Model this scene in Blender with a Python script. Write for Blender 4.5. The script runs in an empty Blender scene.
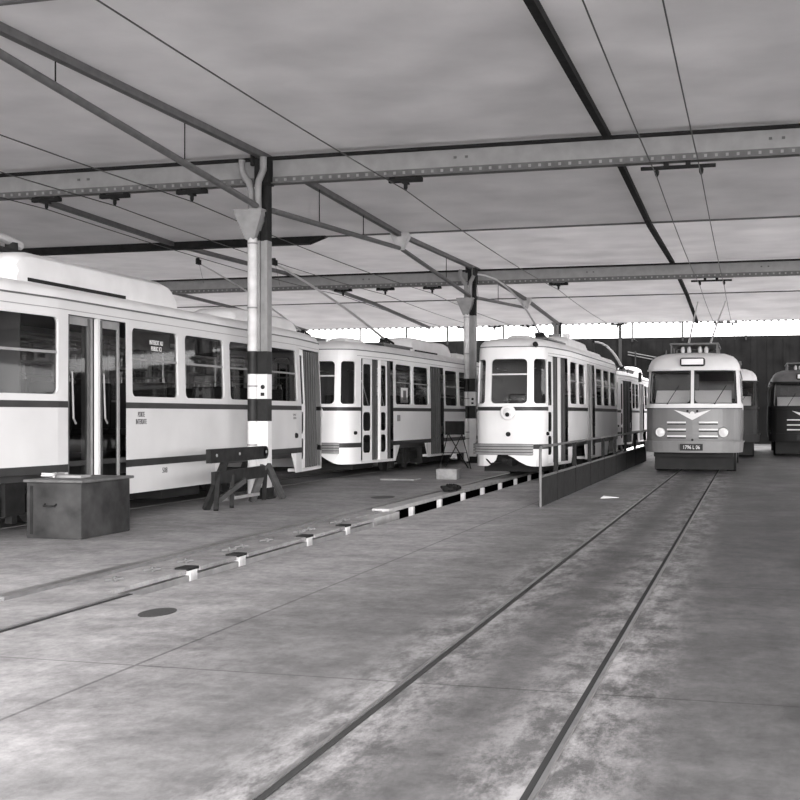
import bpy, math, random
from mathutils import Vector, Matrix
random.seed(7)
PI = math.pi
R = math.radians
scene = bpy.context.scene
C = scene.collection

# ------------------------------------------------------------------ camera
cam_d = bpy.data.cameras.new('camera')
cam = bpy.data.objects.new('camera', cam_d); C.objects.link(cam)
cam.location = (0, 0, 1.5)
YAW = math.atan(351 / 1221)
cam.rotation_euler = (PI / 2, 0, YAW)
cam_d.sensor_fit = 'HORIZONTAL'; cam_d.sensor_width = 36
cam_d.lens = 36 * 1221 / 800
cam_d.shift_y = 15 / 800
cam_d.clip_end = 500
scene.camera = cam

# ------------------------------------------------------------------ daylight
w = bpy.data.worlds.new('overcast_sky'); scene.world = w
w.use_nodes = True
nt = w.node_tree; nt.nodes.clear()
out = nt.nodes.new('ShaderNodeOutputWorld'); bg = nt.nodes.new('ShaderNodeBackground')
bg.inputs['Color'].default_value = (1.0, 0.985, 0.985, 1); bg.inputs['Strength'].default_value = 3.2
nt.links.new(bg.outputs[0], out.inputs[0])
SUN_ON = True
sd = bpy.data.lights.new('sun', 'SUN'); sd.energy = 3.3; sd.angle = R(30); sd.color = (1, 0.99, 0.98)
so = bpy.data.objects.new('sun', sd); C.objects.link(so)
so.rotation_euler = (R(85.5), 0, R(20)); so.location = (-10, -20, 20)

scene.view_settings.view_transform = 'Standard'
scene.view_settings.look = 'None'
scene.view_settings.exposure = 0.85
scene.view_settings.gamma = 1
scene.view_settings.use_curve_mapping = False

# ------------------------------------------------------------------ materials
def mat(name, v, rough=0.6, metal=0.0, noise=0.0, nscale=3.0, tint=(1.0, 0.985, 0.99), stretch=None, bump=0.0, detail=6):
    m = bpy.data.materials.new(name); m.use_nodes = True
    n = m.node_tree; b = n.nodes['Principled BSDF']
    b.inputs['Roughness'].default_value = rough; b.inputs['Metallic'].default_value = metal
    col = (v * tint[0], v * tint[1], v * tint[2], 1)
    b.inputs['Base Color'].default_value = col
    tc = n.nodes.new('ShaderNodeTexCoord'); mp = n.nodes.new('ShaderNodeMapping')
    if stretch: mp.inputs['Scale'].default_value = stretch
    n.links.new(tc.outputs['Object'], mp.inputs[0])
    tx = n.nodes.new('ShaderNodeTexNoise'); tx.inputs['Scale'].default_value = nscale; tx.inputs['Detail'].default_value = detail
    n.links.new(mp.outputs[0], tx.inputs[0])
    rp = n.nodes.new('ShaderNodeValToRGB')
    a, c_ = max(0, v * (1 - noise)), min(1, v * (1 + noise))
    rp.color_ramp.elements[0].position = 0.3; rp.color_ramp.elements[1].position = 0.7
    rp.color_ramp.elements[0].color = (a * tint[0], a * tint[1], a * tint[2], 1)
    rp.color_ramp.elements[1].color = (c_ * tint[0], c_ * tint[1], c_ * tint[2], 1)
    n.links.new(tx.outputs[0], rp.inputs[0]); n.links.new(rp.outputs[0], b.inputs['Base Color'])
    if bump:
        bp = n.nodes.new('ShaderNodeBump'); bp.inputs['Strength'].default_value = bump; bp.inputs['Distance'].default_value = 0.02
        n.links.new(tx.outputs[0], bp.inputs['Height']); n.links.new(bp.outputs[0], b.inputs['Normal'])
    return m

def glass(name, refl=0.06, tint=0.5):
    m = bpy.data.materials.new(name); m.use_nodes = True
    n = m.node_tree; n.nodes.clear()
    o = n.nodes.new('ShaderNodeOutputMaterial'); mx = n.nodes.new('ShaderNodeMixShader')
    t = n.nodes.new('ShaderNodeBsdfTransparent'); g = n.nodes.new('ShaderNodeBsdfGlossy')
    t.inputs[0].default_value = (tint, tint, tint, 1); g.inputs['Roughness'].default_value = 0.03
    g.inputs[0].default_value = (.9, .9, .9, 1)
    f = n.nodes.new('ShaderNodeFresnel'); f.inputs[0].default_value = 1.45
    tx = n.nodes.new('ShaderNodeTexNoise'); tx.inputs['Scale'].default_value = 2.0
    ad = n.nodes.new('ShaderNodeMath'); ad.operation = 'MULTIPLY_ADD'; ad.inputs[1].default_value = refl * .5; sc_ = n.nodes.new('ShaderNodeMath'); sc_.operation = 'MULTIPLY'; sc_.inputs[1].default_value = .35; n.links.new(f.outputs[0], sc_.inputs[0])
    n.links.new(tx.outputs[0], ad.inputs[0]); n.links.new(sc_.outputs[0], ad.inputs[2])
    n.links.new(ad.outputs[0], mx.inputs[0]); n.links.new(t.outputs[0], mx.inputs[1]); n.links.new(g.outputs[0], mx.inputs[2])
    n.links.new(mx.outputs[0], o.inputs[0])
    return m

M = {}
M['white'] = mat('cream_white_enamel', 0.80, .35, noise=.05, nscale=1.2)
M['panel'] = mat('cream_side_paint', 0.70, .4, noise=.07, nscale=.9)
M['dimwhite'] = mat('cream_enamel_dimmed_for_light', 0.58, .45, noise=.05, nscale=1.2)  # cream darkened here and below to offset strong light on the nearest tram
M['dimpanel'] = mat('cream_side_paint_dimmed_for_light', 0.55, .5, noise=.09, nscale=.9)
M['liftedwhite'] = mat('cream_enamel_lifted_for_light', 0.86, .35, noise=.04, nscale=1.2)  # cream lightened to make up for weak light on the middle tram
M['roofpaint'] = mat('roof_cream_paint', 0.68, .5, noise=.07, nscale=2)
M['band'] = mat('dark_band_paint', 0.032, .4, noise=.2)
M['greyband'] = mat('grey_trim_metal', 0.075, .4, noise=.2)
M['darksteel'] = mat('dark_painted_steel', 0.018, .9, noise=.3, nscale=6)
M['steel'] = mat('grey_painted_steel', 0.11, .55, noise=.2, nscale=5)
M['girder'] = mat('light_grey_girder_paint', 0.26, .6, noise=.12, nscale=4)
M['midsteel'] = mat('mid_grey_steel', 0.24, .5, noise=.15, nscale=5)
M['black'] = mat('black_rubber', 0.018, .7, noise=.2)
M['gap'] = mat('dark_lining', 0.02, .9)
M['pipe'] = mat('pale_pipe_paint', 0.55, .5, noise=.15, nscale=5)
M['whitepaint'] = mat('white_warning_paint', 0.66, .5, noise=.06, nscale=4)
M['blackpaint'] = mat('black_warning_paint', 0.02, .5, noise=.3, nscale=5)
M['chrome'] = mat('polished_metal', 0.45, .35, metal=.9)
M['interior'] = mat('interior_lining', 0.10, .7, noise=.1)
M['seat'] = mat('dark_leatherette', 0.02, .5, noise=.2)
M['bin'] = mat('worn_dark_sheet_steel', 0.032, .65, noise=.5, nscale=4, bump=.3)
M['binlid'] = mat('dusty_steel_lid', 0.09, .6, noise=.35, nscale=6)
M['wood'] = mat('weathered_timber', 0.06, .8, noise=.4, nscale=5, stretch=(1, .2, 1))
M['darkwood'] = mat('dark_creosoted_timber', 0.018, .8, noise=.4, nscale=8)
M['block'] = mat('pale_timber', 0.28, .8, noise=.25, nscale=6)
M['wire'] = mat('contact_wire_copper', 0.05, .5, metal=.2)
M['silver'] = mat('bare_pole_metal', 0.5, .4, metal=.3)
M['busgrey'] = mat('grey_bus_enamel', 0.15, .4, noise=.06, nscale=2)
M['busgreylight'] = mat('grey_bus_bumper', 0.19, .45, noise=.08, nscale=3)
M['lens'] = mat('lamp_lens', 0.6, .15)
M['paper'] = mat('white_paper', 0.85, .7, noise=.03)
M['ink'] = mat('dark_lettering', 0.03, .5)
M['redink'] = mat('faded_lettering', 0.22, .5)
M['ceil'] = mat('roof_slab_added_translucency', 0.70, .85, noise=.10, nscale=.8, detail=12)
def add_translucency(m, f):
    n = m.node_tree; b = n.nodes['Principled BSDF']; o = n.nodes['Material Output']
    tr = n.nodes.new('ShaderNodeBsdfTranslucent'); mx = n.nodes.new('ShaderNodeMixShader'); mx.inputs[0].default_value = f
    src = b.inputs['Base Color'].links[0].from_socket
    n.links.new(src, tr.inputs[0]); n.links.new(b.outputs[0], mx.inputs[1]); n.links.new(tr.outputs[0], mx.inputs[2]); n.links.new(mx.outputs[0], o.inputs[0])
add_translucency(M['ceil'], .11)
for k_, f_ in enumerate((.145, .165, .165, .27, .32, .31)):  # translucency made up per slab, so the ceiling brightens towards the back
    M[f'ceil{k_}'] = mat('roof_slab_added_translucency', 0.70, .85, noise=.10, nscale=.8, detail=12); add_translucency(M[f'ceil{k_}'], f_)
M['darkwall'] = mat('dark_cladding_and_pit_shade', 0.008, .95, noise=.35, nscale=1.5)
M['darkwall'].node_tree.nodes['Principled BSDF'].inputs['Specular IOR Level'].default_value = .05
M['pitwall'] = mat('pit_concrete', 0.40, .8, noise=.2, nscale=4)
M['postwhite'] = mat('limewashed_post', 0.75, .7, noise=.15, nscale=8)
M['rail'] = mat('worn_rail_steel', 0.22, .35, metal=.5, noise=.2, nscale=6)
M['groove'] = mat('rail_groove_dirt', 0.035, .9)
M['patch'] = mat('damp_patch', 0.045, .6, noise=.3, nscale=8)
M['busdark'] = mat('dark_bus_enamel', 0.02, .5)
for q in ('gap', 'black', 'band', 'darksteel', 'blackpaint', 'darkwood', 'bin', 'wood', 'groove', 'busdark'):
    M[q].node_tree.nodes['Principled BSDF'].inputs['Specular IOR Level'].default_value = .2
M['glass'] = glass('window_glass')
M['screen'] = glass('windscreen_glass', .12, .85)

def floor_mat():
    m = bpy.data.materials.new('stained_concrete_floor'); m.use_nodes = True
    n = m.node_tree; b = n.nodes['Principled BSDF']; L = n.links
    b.inputs['Roughness'].default_value = .62
    tc = n.nodes.new('ShaderNodeTexCoord')
    sep = n.nodes.new('ShaderNodeSeparateXYZ'); L.new(tc.outputs['Object'], sep.inputs[0])
    def noise(sc, stretch, det=8, rough=.6):
        mp = n.nodes.new('ShaderNodeMapping'); mp.inputs['Scale'].default_value = stretch
        L.new(tc.outputs['Object'], mp.inputs[0])
        t = n.nodes.new('ShaderNodeTexNoise'); t.inputs['Scale'].default_value = sc; t.inputs['Detail'].default_value = det
        t.inputs['Roughness'].default_value = rough
        L.new(mp.outputs[0], t.inputs[0]); return t.outputs[0]
    def mth(op, a, b_=None, c=None, clamp=False):
        k = n.nodes.new('ShaderNodeMath'); k.operation = op; k.use_clamp = clamp
        for i, v in enumerate((a, b_, c)):
            if v is None: continue
            if isinstance(v, (int, float)): k.inputs[i].default_value = v
            else: L.new(v, k.inputs[i])
        return k.outputs[0]
    def mr(v, a, b_, c, d):
        k = n.nodes.new('ShaderNodeMapRange'); L.new(v, k.inputs[0])
        for i, q in enumerate((a, b_, c, d)): k.inputs[i + 1].default_value = q
        return k.outputs[0]
    big = noise(.35, (1, .5, 1)); fine = noise(9, (1, .6, 1), 12, .8); streak = noise(2.2, (.6, .8, 1), 12, .75)
    # left bay is paler concrete, the trolleybus lane is oilier
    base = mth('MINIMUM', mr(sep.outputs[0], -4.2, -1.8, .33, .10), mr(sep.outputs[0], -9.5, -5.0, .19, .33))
    v = mth('MULTIPLY', base, mr(big, .3, .7, .62, 1.32))
    v = mth('MULTIPLY', v, mr(streak, .32, .68, .60, 1.35))
    v = mth('MULTIPLY', v, mr(fine, .3, .7, .62, 1.38))
    # pale dust lying along the trolleybus rails
    for rx in (-1.87, -0.82):
        dd = mth('ABSOLUTE', mth('SUBTRACT', sep.outputs[0], rx))
        g = mr(dd, .03, .50, 1, 0)
        pn = noise(3.0, (1.6, .6, 1), 12, .8)
        g = mth('MULTIPLY', g, mr(pn, .44, .60, 0, 1))
        v = mth('ADD', v, mth('MULTIPLY', g, .26))
    # old oil drips in the middle of the lane
    dd = mth('ABSOLUTE', mth('SUBTRACT', sep.outputs[0], .5))
    g = mth('MULTIPLY', mr(dd, .2, 1.0, .5, 0), mr(noise(.9, (1, .5, 1)), .4, .6, 0, 1))
    v = mth('MULTIPLY', v, mth('SUBTRACT', 1.0, g))
    # expansion joints across the slabs
    fy = mth('FRACT', mth('MULTIPLY', sep.outputs[1], 1 / 4.4))
    j = mth('LESS_THAN', mth('ABSOLUTE', mth('SUBTRACT', fy, .5)), .0025)
    fx = mth('LESS_THAN', mth('ABSOLUTE', mth('SUBTRACT', sep.outputs[0], -3.55)), .012)
    v = mth('MULTIPLY', v, mth('SUBTRACT', 1.0, mth('MULTIPLY', mth('MAXIMUM', j, fx), .45)))
    cc = n.nodes.new('ShaderNodeCombineColor')
    L.new(v, cc.inputs[0]); L.new(mth('MULTIPLY', v, .975), cc.inputs[1]); L.new(mth('MULTIPLY', v, .985), cc.inputs[2])
    L.new(cc.outputs[0], b.inputs['Base Color'])
    bp = n.nodes.new('ShaderNodeBump'); bp.inputs['Strength'].default_value = .35; bp.inputs['Distance'].default_value = .02
    L.new(fine, bp.inputs['Height']); L.new(bp.outputs[0], b.inputs['Normal'])
    return m
M['floor'] = floor_mat()
M['yard'] = mat('pale_bounce_ground', .45, .9, noise=.15, nscale=2)  # unseen ground, made pale to bounce light under the roof

# ------------------------------------------------------------------ helpers
class MB:
    def __init__(s): s.v = []; s.f = []; s.m = []
    def add(s, vs, fs, mi=0):
        o = len(s.v); s.v += [tuple(p) for p in vs]
        for q in fs: s.f.append(tuple(i + o for i in q)); s.m.append(mi)
        return s
    def box(s, x0, x1, y0, y1, z0, z1, mi=0):
        return s.add([(x0, y0, z0), (x1, y0, z0), (x1, y1, z0), (x0, y1, z0), (x0, y0, z1), (x1, y0, z1), (x1, y1, z1), (x0, y1, z1)],
                     [(0, 3, 2, 1), (4, 5, 6, 7), (0, 1, 5, 4), (1, 2, 6, 5), (2, 3, 7, 6), (3, 0, 4, 7)], mi)
    def hexa(s, p, mi=0):
        return s.add(p, [(0, 3, 2, 1), (4, 5, 6, 7), (0, 1, 5, 4), (1, 2, 6, 5), (2, 3, 7, 6), (3, 0, 4, 7)], mi)
    def beam(s, a, b, wx, wz, mi=0):
        a = Vector(a); b = Vector(b); d = (b - a).normalized()
        up = Vector((0, 0, 1)) if abs(d.z) < .95 else Vector((0, 1, 0))
        x = d.cross(up).normalized() * (wx / 2); z = x.normalized().cross(d).normalized() * (wz / 2)
        return s.hexa([a - x - z, a + x - z, b + x - z, b - x - z, a - x + z, a + x + z, b + x + z, b - x + z], mi)
    def tube(s, pts, r, n=10, mi=0, cap=True):
        pts = [Vector(p) for p in pts]; rs = r if isinstance(r, (list, tuple)) else [r] * len(pts)
        rings = []; prev = None
        for i, p in enumerate(pts):
            d = ((pts[min(i + 1, len(pts) - 1)] - pts[max(i - 1, 0)])).normalized()
            if prev is None:
                up = Vector((0, 0, 1)) if abs(d.z) < .9 else Vector((1, 0, 0))
                x = d.cross(up).normalized()
            else:
                x = (prev - d * prev.dot(d)).normalized()
            prev = x; y = d.cross(x)
            rings.append([p + (x * math.cos(2 * PI * k / n) + y * math.sin(2 * PI * k / n)) * rs[i] for k in range(n)])
        vs = [q for rr in rings for q in rr]; fs = []
        for i in range(len(pts) - 1):
            for k in range(n): fs.append((i * n + k, i * n + (k + 1) % n, (i + 1) * n + (k + 1) % n, (i + 1) * n + k))
        if cap: fs += [tuple(range(n))[::-1], tuple(range((len(pts) - 1) * n, len(pts) * n))]
        return s.add(vs, fs, mi)
    def build(s, name, mats, parent=None, smooth=False, bevel=0, loc=None):
        me = bpy.data.meshes.new(name); me.from_pydata(s.v, [], s.f); me.validate()
        if not isinstance(mats, (list, tuple)): mats = [mats]
        for m in mats: me.materials.append(M[m] if isinstance(m, str) else m)
        if len(mats) > 1 and len(me.polygons) == len(s.m):
            me.polygons.foreach_set('material_index', s.m)
        if smooth:
            for p in me.polygons: p.use_smooth = True
        o = bpy.data.objects.new(name, me); C.objects.link(o)
        if parent: o.parent = parent
        if loc: o.location = loc
        if smooth:
            e = o.modifiers.new('edges', 'EDGE_SPLIT'); e.split_angle = R(35)
        if bevel:
            b = o.modifiers.new('bevel', 'BEVEL'); b.width = bevel; b.segments = 3; b.limit_method = 'ANGLE'; b.angle_limit = R(40)
            for p in me.polygons: p.use_smooth = True
            e = o.modifiers.new('edges', 'EDGE_SPLIT'); e.split_angle = R(35)
        me.update()
        return o

def tag(o, label, cat, group=None):
    o['label'] = label; o['category'] = cat
    if group: o['group'] = group
    return o
def thing(name, label, cat, loc=(0, 0, 0), rz=0, group=None):
    o = bpy.data.objects.new(name, None); C.objects.link(o); o.location = loc; o.rotation_euler = (0, 0, rz)
    o.empty_display_size = .3
    return tag(o, label, cat, group)
def struct(name, mb, mats, parent=None, **k):
    o = mb.build(name, mats, parent, **k); o['kind'] = 'structure'; return o
def copy_tree(o, parent=None):
    c = o.copy(); C.objects.link(c)
    if parent: c.parent = parent
    for ch in list(o.children): copy_tree(ch, c)
    return c
def lettering(name, text, size, loc, rot, m, parent, sx=1.0):
    cu = bpy.data.curves.new(name, 'FONT'); cu.body = text; cu.size = size; cu.align_x = 'CENTER'; cu.extrude = .002
    cu.space_line = .95
    t = bpy.data.objects.new(name + '_tmp', cu); C.objects.link(t)
    dg = bpy.context.evaluated_depsgraph_get()
    me = bpy.data.meshes.new_from_object(t.evaluated_get(dg)); me.name = name
    bpy.data.objects.remove(t)
    me.materials.clear(); me.materials.append(M[m])
    o = bpy.data.objects.new(name, me); C.objects.link(o); o.parent = parent
    o.location = loc; o.rotation_euler = rot; o.scale = (sx, 1, 1)
    return o
def rbox(x0, x1, y0, y1, z0, z1, r, mi=0):
    return MB().box(x0, x1, y0, y1, z0, z1, mi)

# ================================================================== THE SETTING
FE = 72.0   # far end of the yard
# floor: left slab with its notched pit edge, right slab, pit
PITX0, PITX1, PITY0, PITY1 = -5.25, -4.87, 9.2, 46.0
posts_y = [10.95, 12.15, 14.25, 15.75]
openposts_y = [19.7, 21.6, 23.5, 25.3, 27.2, 29.1, 31, 33]
poly = [(-40, -8), (PITX0 + .19, -8), (PITX0 + .19, PITY0), (PITX0, PITY0)]
for y in posts_y:
    poly += [(PITX0, y - .17), (PITX0 - .17, y - .17), (PITX0 - .17, y + .145), (PITX0, y + .145)]
poly += [(PITX0, 16.9), (PITX0 - .30, 16.9), (PITX0 - .30, FE), (-40, FE)]
def prism(poly, z0, z1):
    n = len(poly); b = MB()
    b.add([(x, y, z0) for x, y in poly] + [(x, y, z1) for x, y in poly],
          [tuple(range(n))[::-1], tuple(range(n, 2 * n))] + [(i, (i + 1) % n, n + (i + 1) % n, n + i) for i in range(n)])
    return b
b = prism(poly, -.04, 0)
fl = struct('floor', b, 'floor')
struct('floor_bounce_ground', MB().box(5.0, 90, -60, FE, -.2, .0).box(-90, 5.0, -60, -8, -.2, 0), 'yard')
b = prism([(PITX0 + .19, -8), (5.0, -8), (5.0, FE), (PITX1, FE), (PITX1, PITY0), (PITX0 + .19, PITY0)], -.25, -.001)
struct('floor_right', b, 'floor')
b = MB().box(-7.2, PITX1, PITY0 - .2, FE, -1.3, -1.2)
struct('floor_pit', b, 'darkwall')  # near-black colour stands in for the shade at the pit bottom
b = (lambda m_: [m_.box(-5.34, -5.28, a_, c_, -1.2, -.068) for a_, c_ in zip([PITY0] + [q + .14 for q in posts_y], [q - .05 for q in posts_y] + [16.94])] and m_)(MB()).box(-5.48, -5.27, 16.95, 18.3, -1.2, -.005)
struct('wall_pit_left', b, 'pitwall')
b = MB().box(-7.2, -7.05, PITY0, FE, -1.2, -.045)
struct('wall_pit_recess', b, 'darkwall')  # coloured near-black to give the shade behind the pit posts
b = MB().box(PITX1, PITX1 + .15, PITY0, FE, -1.2, -.25).box(-5.45, PITX1, PITY0 - .15, PITY0, -1.2, -.06)
struct('wall_pit_right', b, 'pitwall')
# pale raised kerb carrying the pit rail in the far part
b = MB().box(-5.72, -5.44, 18.3, FE, -.03, .03)
struct('trim_1', b, 'pitwall')

# pit posts
k = 0
pp = ['first', 'second', 'third', 'fourth', 'fifth', 'sixth', 'seventh', 'eighth', 'ninth', 'tenth', 'eleventh', 'twelfth']
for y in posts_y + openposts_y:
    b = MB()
    if y < 17: b.box(-5.41, -5.27, y - .03, y + .12, -1.2, -.02).box(-5.41, -5.262, y - .10, y + .138, -.018, .008, 1)  # dark cap paints in the shade at the top of the notch
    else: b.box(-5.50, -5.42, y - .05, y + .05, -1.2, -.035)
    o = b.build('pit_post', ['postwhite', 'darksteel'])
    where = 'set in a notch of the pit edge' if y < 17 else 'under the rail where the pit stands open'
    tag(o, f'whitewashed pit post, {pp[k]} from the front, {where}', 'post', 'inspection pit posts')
    k += 1

# rails
def rail(x, y0, y1, label, w_=.06, side=1):
    t = thing('track_rail', label, 'rail', (x, y0, 0))
    MB().box(-w_ / 2, w_ / 2, 0, y1 - y0, -.04, .012).build('rail_head', 'rail', t)
    MB().box(side * (w_ / 2), side * (w_ / 2 + .035), 0, y1 - y0, -.02, .004).build('groove', 'groove', t)
    return t
rail(-1.87, 0.5, FE, 'left rail of the sunken track in front of the trolleybus, edged with pale dust', .022)
rail(-0.82, 0.5, FE, 'right rail of the sunken track in front of the trolleybus', .022, -1)
rail(-5.97, 5.0, FE, 'left rail of the pit track, long steel strip beside the bolted kerb', .07)
rail(-5.02, -2.0, PITY0, 'short right rail running up to the front end of the inspection pit', .03)
rail(-10.5, 5.0, FE, 'far rail beneath the nearest tram', .06)
rail(-9.5, 5.0, FE, 'near rail beneath the nearest tram', .06, -1)
rail(-13.4, 5.0, FE, 'far rail of the track behind the nearest tram', .06)
rail(-12.4, 5.0, FE, 'near rail of the track behind the nearest tram', .06, -1)
# guard strip and rail clips along the pit kerb
b = MB().box(-5.86, -5.80, 8.6, 27.0, -.01, .03)
tag(b.build('guard_strip', 'rail'), 'raised steel guard strip between the pit rail and the bolted kerb', 'steel strip')
ords = ['first', 'second', 'third', 'fourth', 'fifth', 'sixth', 'seventh', 'eighth', 'ninth', 'tenth']
for i in range(10):
    y = 9.9 + i * .72
    b = MB()
    if any(abs(y - q) < .25 for q in posts_y): y += .36
    b.beam((-5.60, y - .06, .012), (-5.47, y + .05, .02), .03, .02).beam((-5.58, y + .06, .014), (-5.49, y - .06, .014), .025, .02)
    b.tube([(-5.53, y, 0), (-5.53, y, .04)], .02, 8)
    o = b.build('rail_clip', 'steel')
    tag(o, f'small bolted clip on the concrete kerb beside the inspection pit, {ords[i]} from the front', 'clip', 'rail clips on the pit kerb')

# ceiling: shallow folded slabs, ridge at each girder line, valley half way
RB = [2.9, 20.5, 38.1, 55.7]
def ceil_z(y):
    if y > 46.9: return 6.05 - .38 * (y - 46.9) / 9.0
    ph = (y - 2.9) / 8.8
    t = abs((ph % 2) - 1)
    return 6.05 + .15 * t
ys = [2.9, 11.7, 20.5, 29.3, 38.1, 46.9, 55.9]
b = MB()
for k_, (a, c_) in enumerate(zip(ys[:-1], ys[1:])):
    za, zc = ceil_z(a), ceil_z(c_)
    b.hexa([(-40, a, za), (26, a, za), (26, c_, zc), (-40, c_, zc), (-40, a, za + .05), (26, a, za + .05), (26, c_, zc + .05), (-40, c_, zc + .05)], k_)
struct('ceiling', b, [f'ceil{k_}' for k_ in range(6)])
b = MB()
for i in range(180): b.box(-34 + i * .3, -33.88 + i * .3, 55.86, 55.9, 5.60, 5.66)
b.box(-40, 26, 55.84, 55.92, 5.655, 5.70)
struct('trim_3', b, 'girder')
b = MB()
for y in (11.7, 29.3, 46.9):
    b.box(-40, 26, y - .035, y + .035, 6.015, 6.06)
struct('trim_2', b, 'steel')
# far-left wall of the hall
struct('wall_left', MB().box(-40.2, -40, -2, 56, 0, 6.3), 'steel')
# dark building across the yard, with the light frame on its parapet
b = MB().box(-60, 60, 66, 67, 0, 5.62)
for i in range(150): b.box(-60 + i * .8, -59.72 + i * .8, 65.96, 66.0, 0.2, 5.5)
struct('wall_back', b, 'darkwall')

t = thing('parapet_frame', 'thin dark frame of upright posts standing on the dark building behind the shed', 'frame', (0, 65.9, 5.6))
for px in (-21.3, -18.57, -16.2, -13.05, -10.14, -6.71, -6.08, -3.46, -.25, 2.6):
    th = .17 if px == -6.71 else .09
    MB().box(px - th / 2, px + th / 2, -.04, .04, -1.9 if px == -6.71 else -.2, 1.6).build('upright', 'gap', t)
MB().box(-30, 12, -.03, .03, 1.55, 1.62).build('top_rail', 'darksteel', t)

# ------------------------------------------------------------------ girders
def girder(y, label):
    t = thing('roof_girder', label, 'girder', (0, y, 5.65), group=None)
    x0, x1 = -39.9, 25.9
    MB().box(x0, x1, -.012, .012, .03, .47).build('web_plate', 'girder', t)
    MB().box(x0, x1, -.14, .14, .43, .475).build('top_flange', 'darksteel', t)
    b = MB().box(x0, x1, -.11, .11, 0, .018).box(x0, x1, -.03, -.012, .018, .13).box(x0, x1, .012, .03, .018, .13)
    n = int((4 + 24) / .17)
    for i in range(n):
        x = -24 + i * .17
        b.box(x - .022, x + .022, -.05, -.03, .05, .095, 1)
    for x in (-4.9, -4.7, 0.3, .5, -12.2, -12.0): b.box(x - .025, x + .025, -.03, -.012, .27, .31)
    b.build('bottom_flange', ['steel', 'girder'], t)
    return t
girder(2.9, 'riveted roof girder nearest the viewer, overhead and out of the picture')
girder(20.5, 'riveted grey roof girder crossing the near end of the roof above the nearest column')
girder(38.1, 'riveted grey roof girder crossing the middle of the roof above the second column')

# ribs running lengthways under the slabs
for x, l in ((-20.8, 'farthest left'), (-14.6, 'left'), (-8.4, 'above the row of columns'), (-2.3, 'dark, above the trolleybus lane'), (3.9, 'farthest right')):
    b = MB()
    for a, c_ in zip(ys[:-1], ys[1:]):
        b.beam((x, a, ceil_z(a) - .06), (x, c_, ceil_z(c_) - .06), .11, .11)
    tag(b.build('roof_rib', 'darksteel' if x == -2.3 else 'steel'), f'long roof rib running towards the back under the ceiling, {l}', 'roof rib')
# dark valley gutter on the left
b = MB()
pts = [(-39, 5.86), (-10.85, 5.86), (-10.35, 6.04), (-39, 6.04)]
b.add([(x, 29.15, z) for x, z in pts] + [(x, 29.45, z) for x, z in pts], [(0, 1, 2, 3), (7, 6, 5, 4), (0, 4, 5, 1), (1, 5, 6, 2), (2, 6, 7, 3), (3, 7, 4, 0)])
tag(b.build('roof_gutter', 'darksteel'), 'thick black gutter beam hanging under the ceiling at upper left, ending behind the near column', 'gutter')

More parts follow.
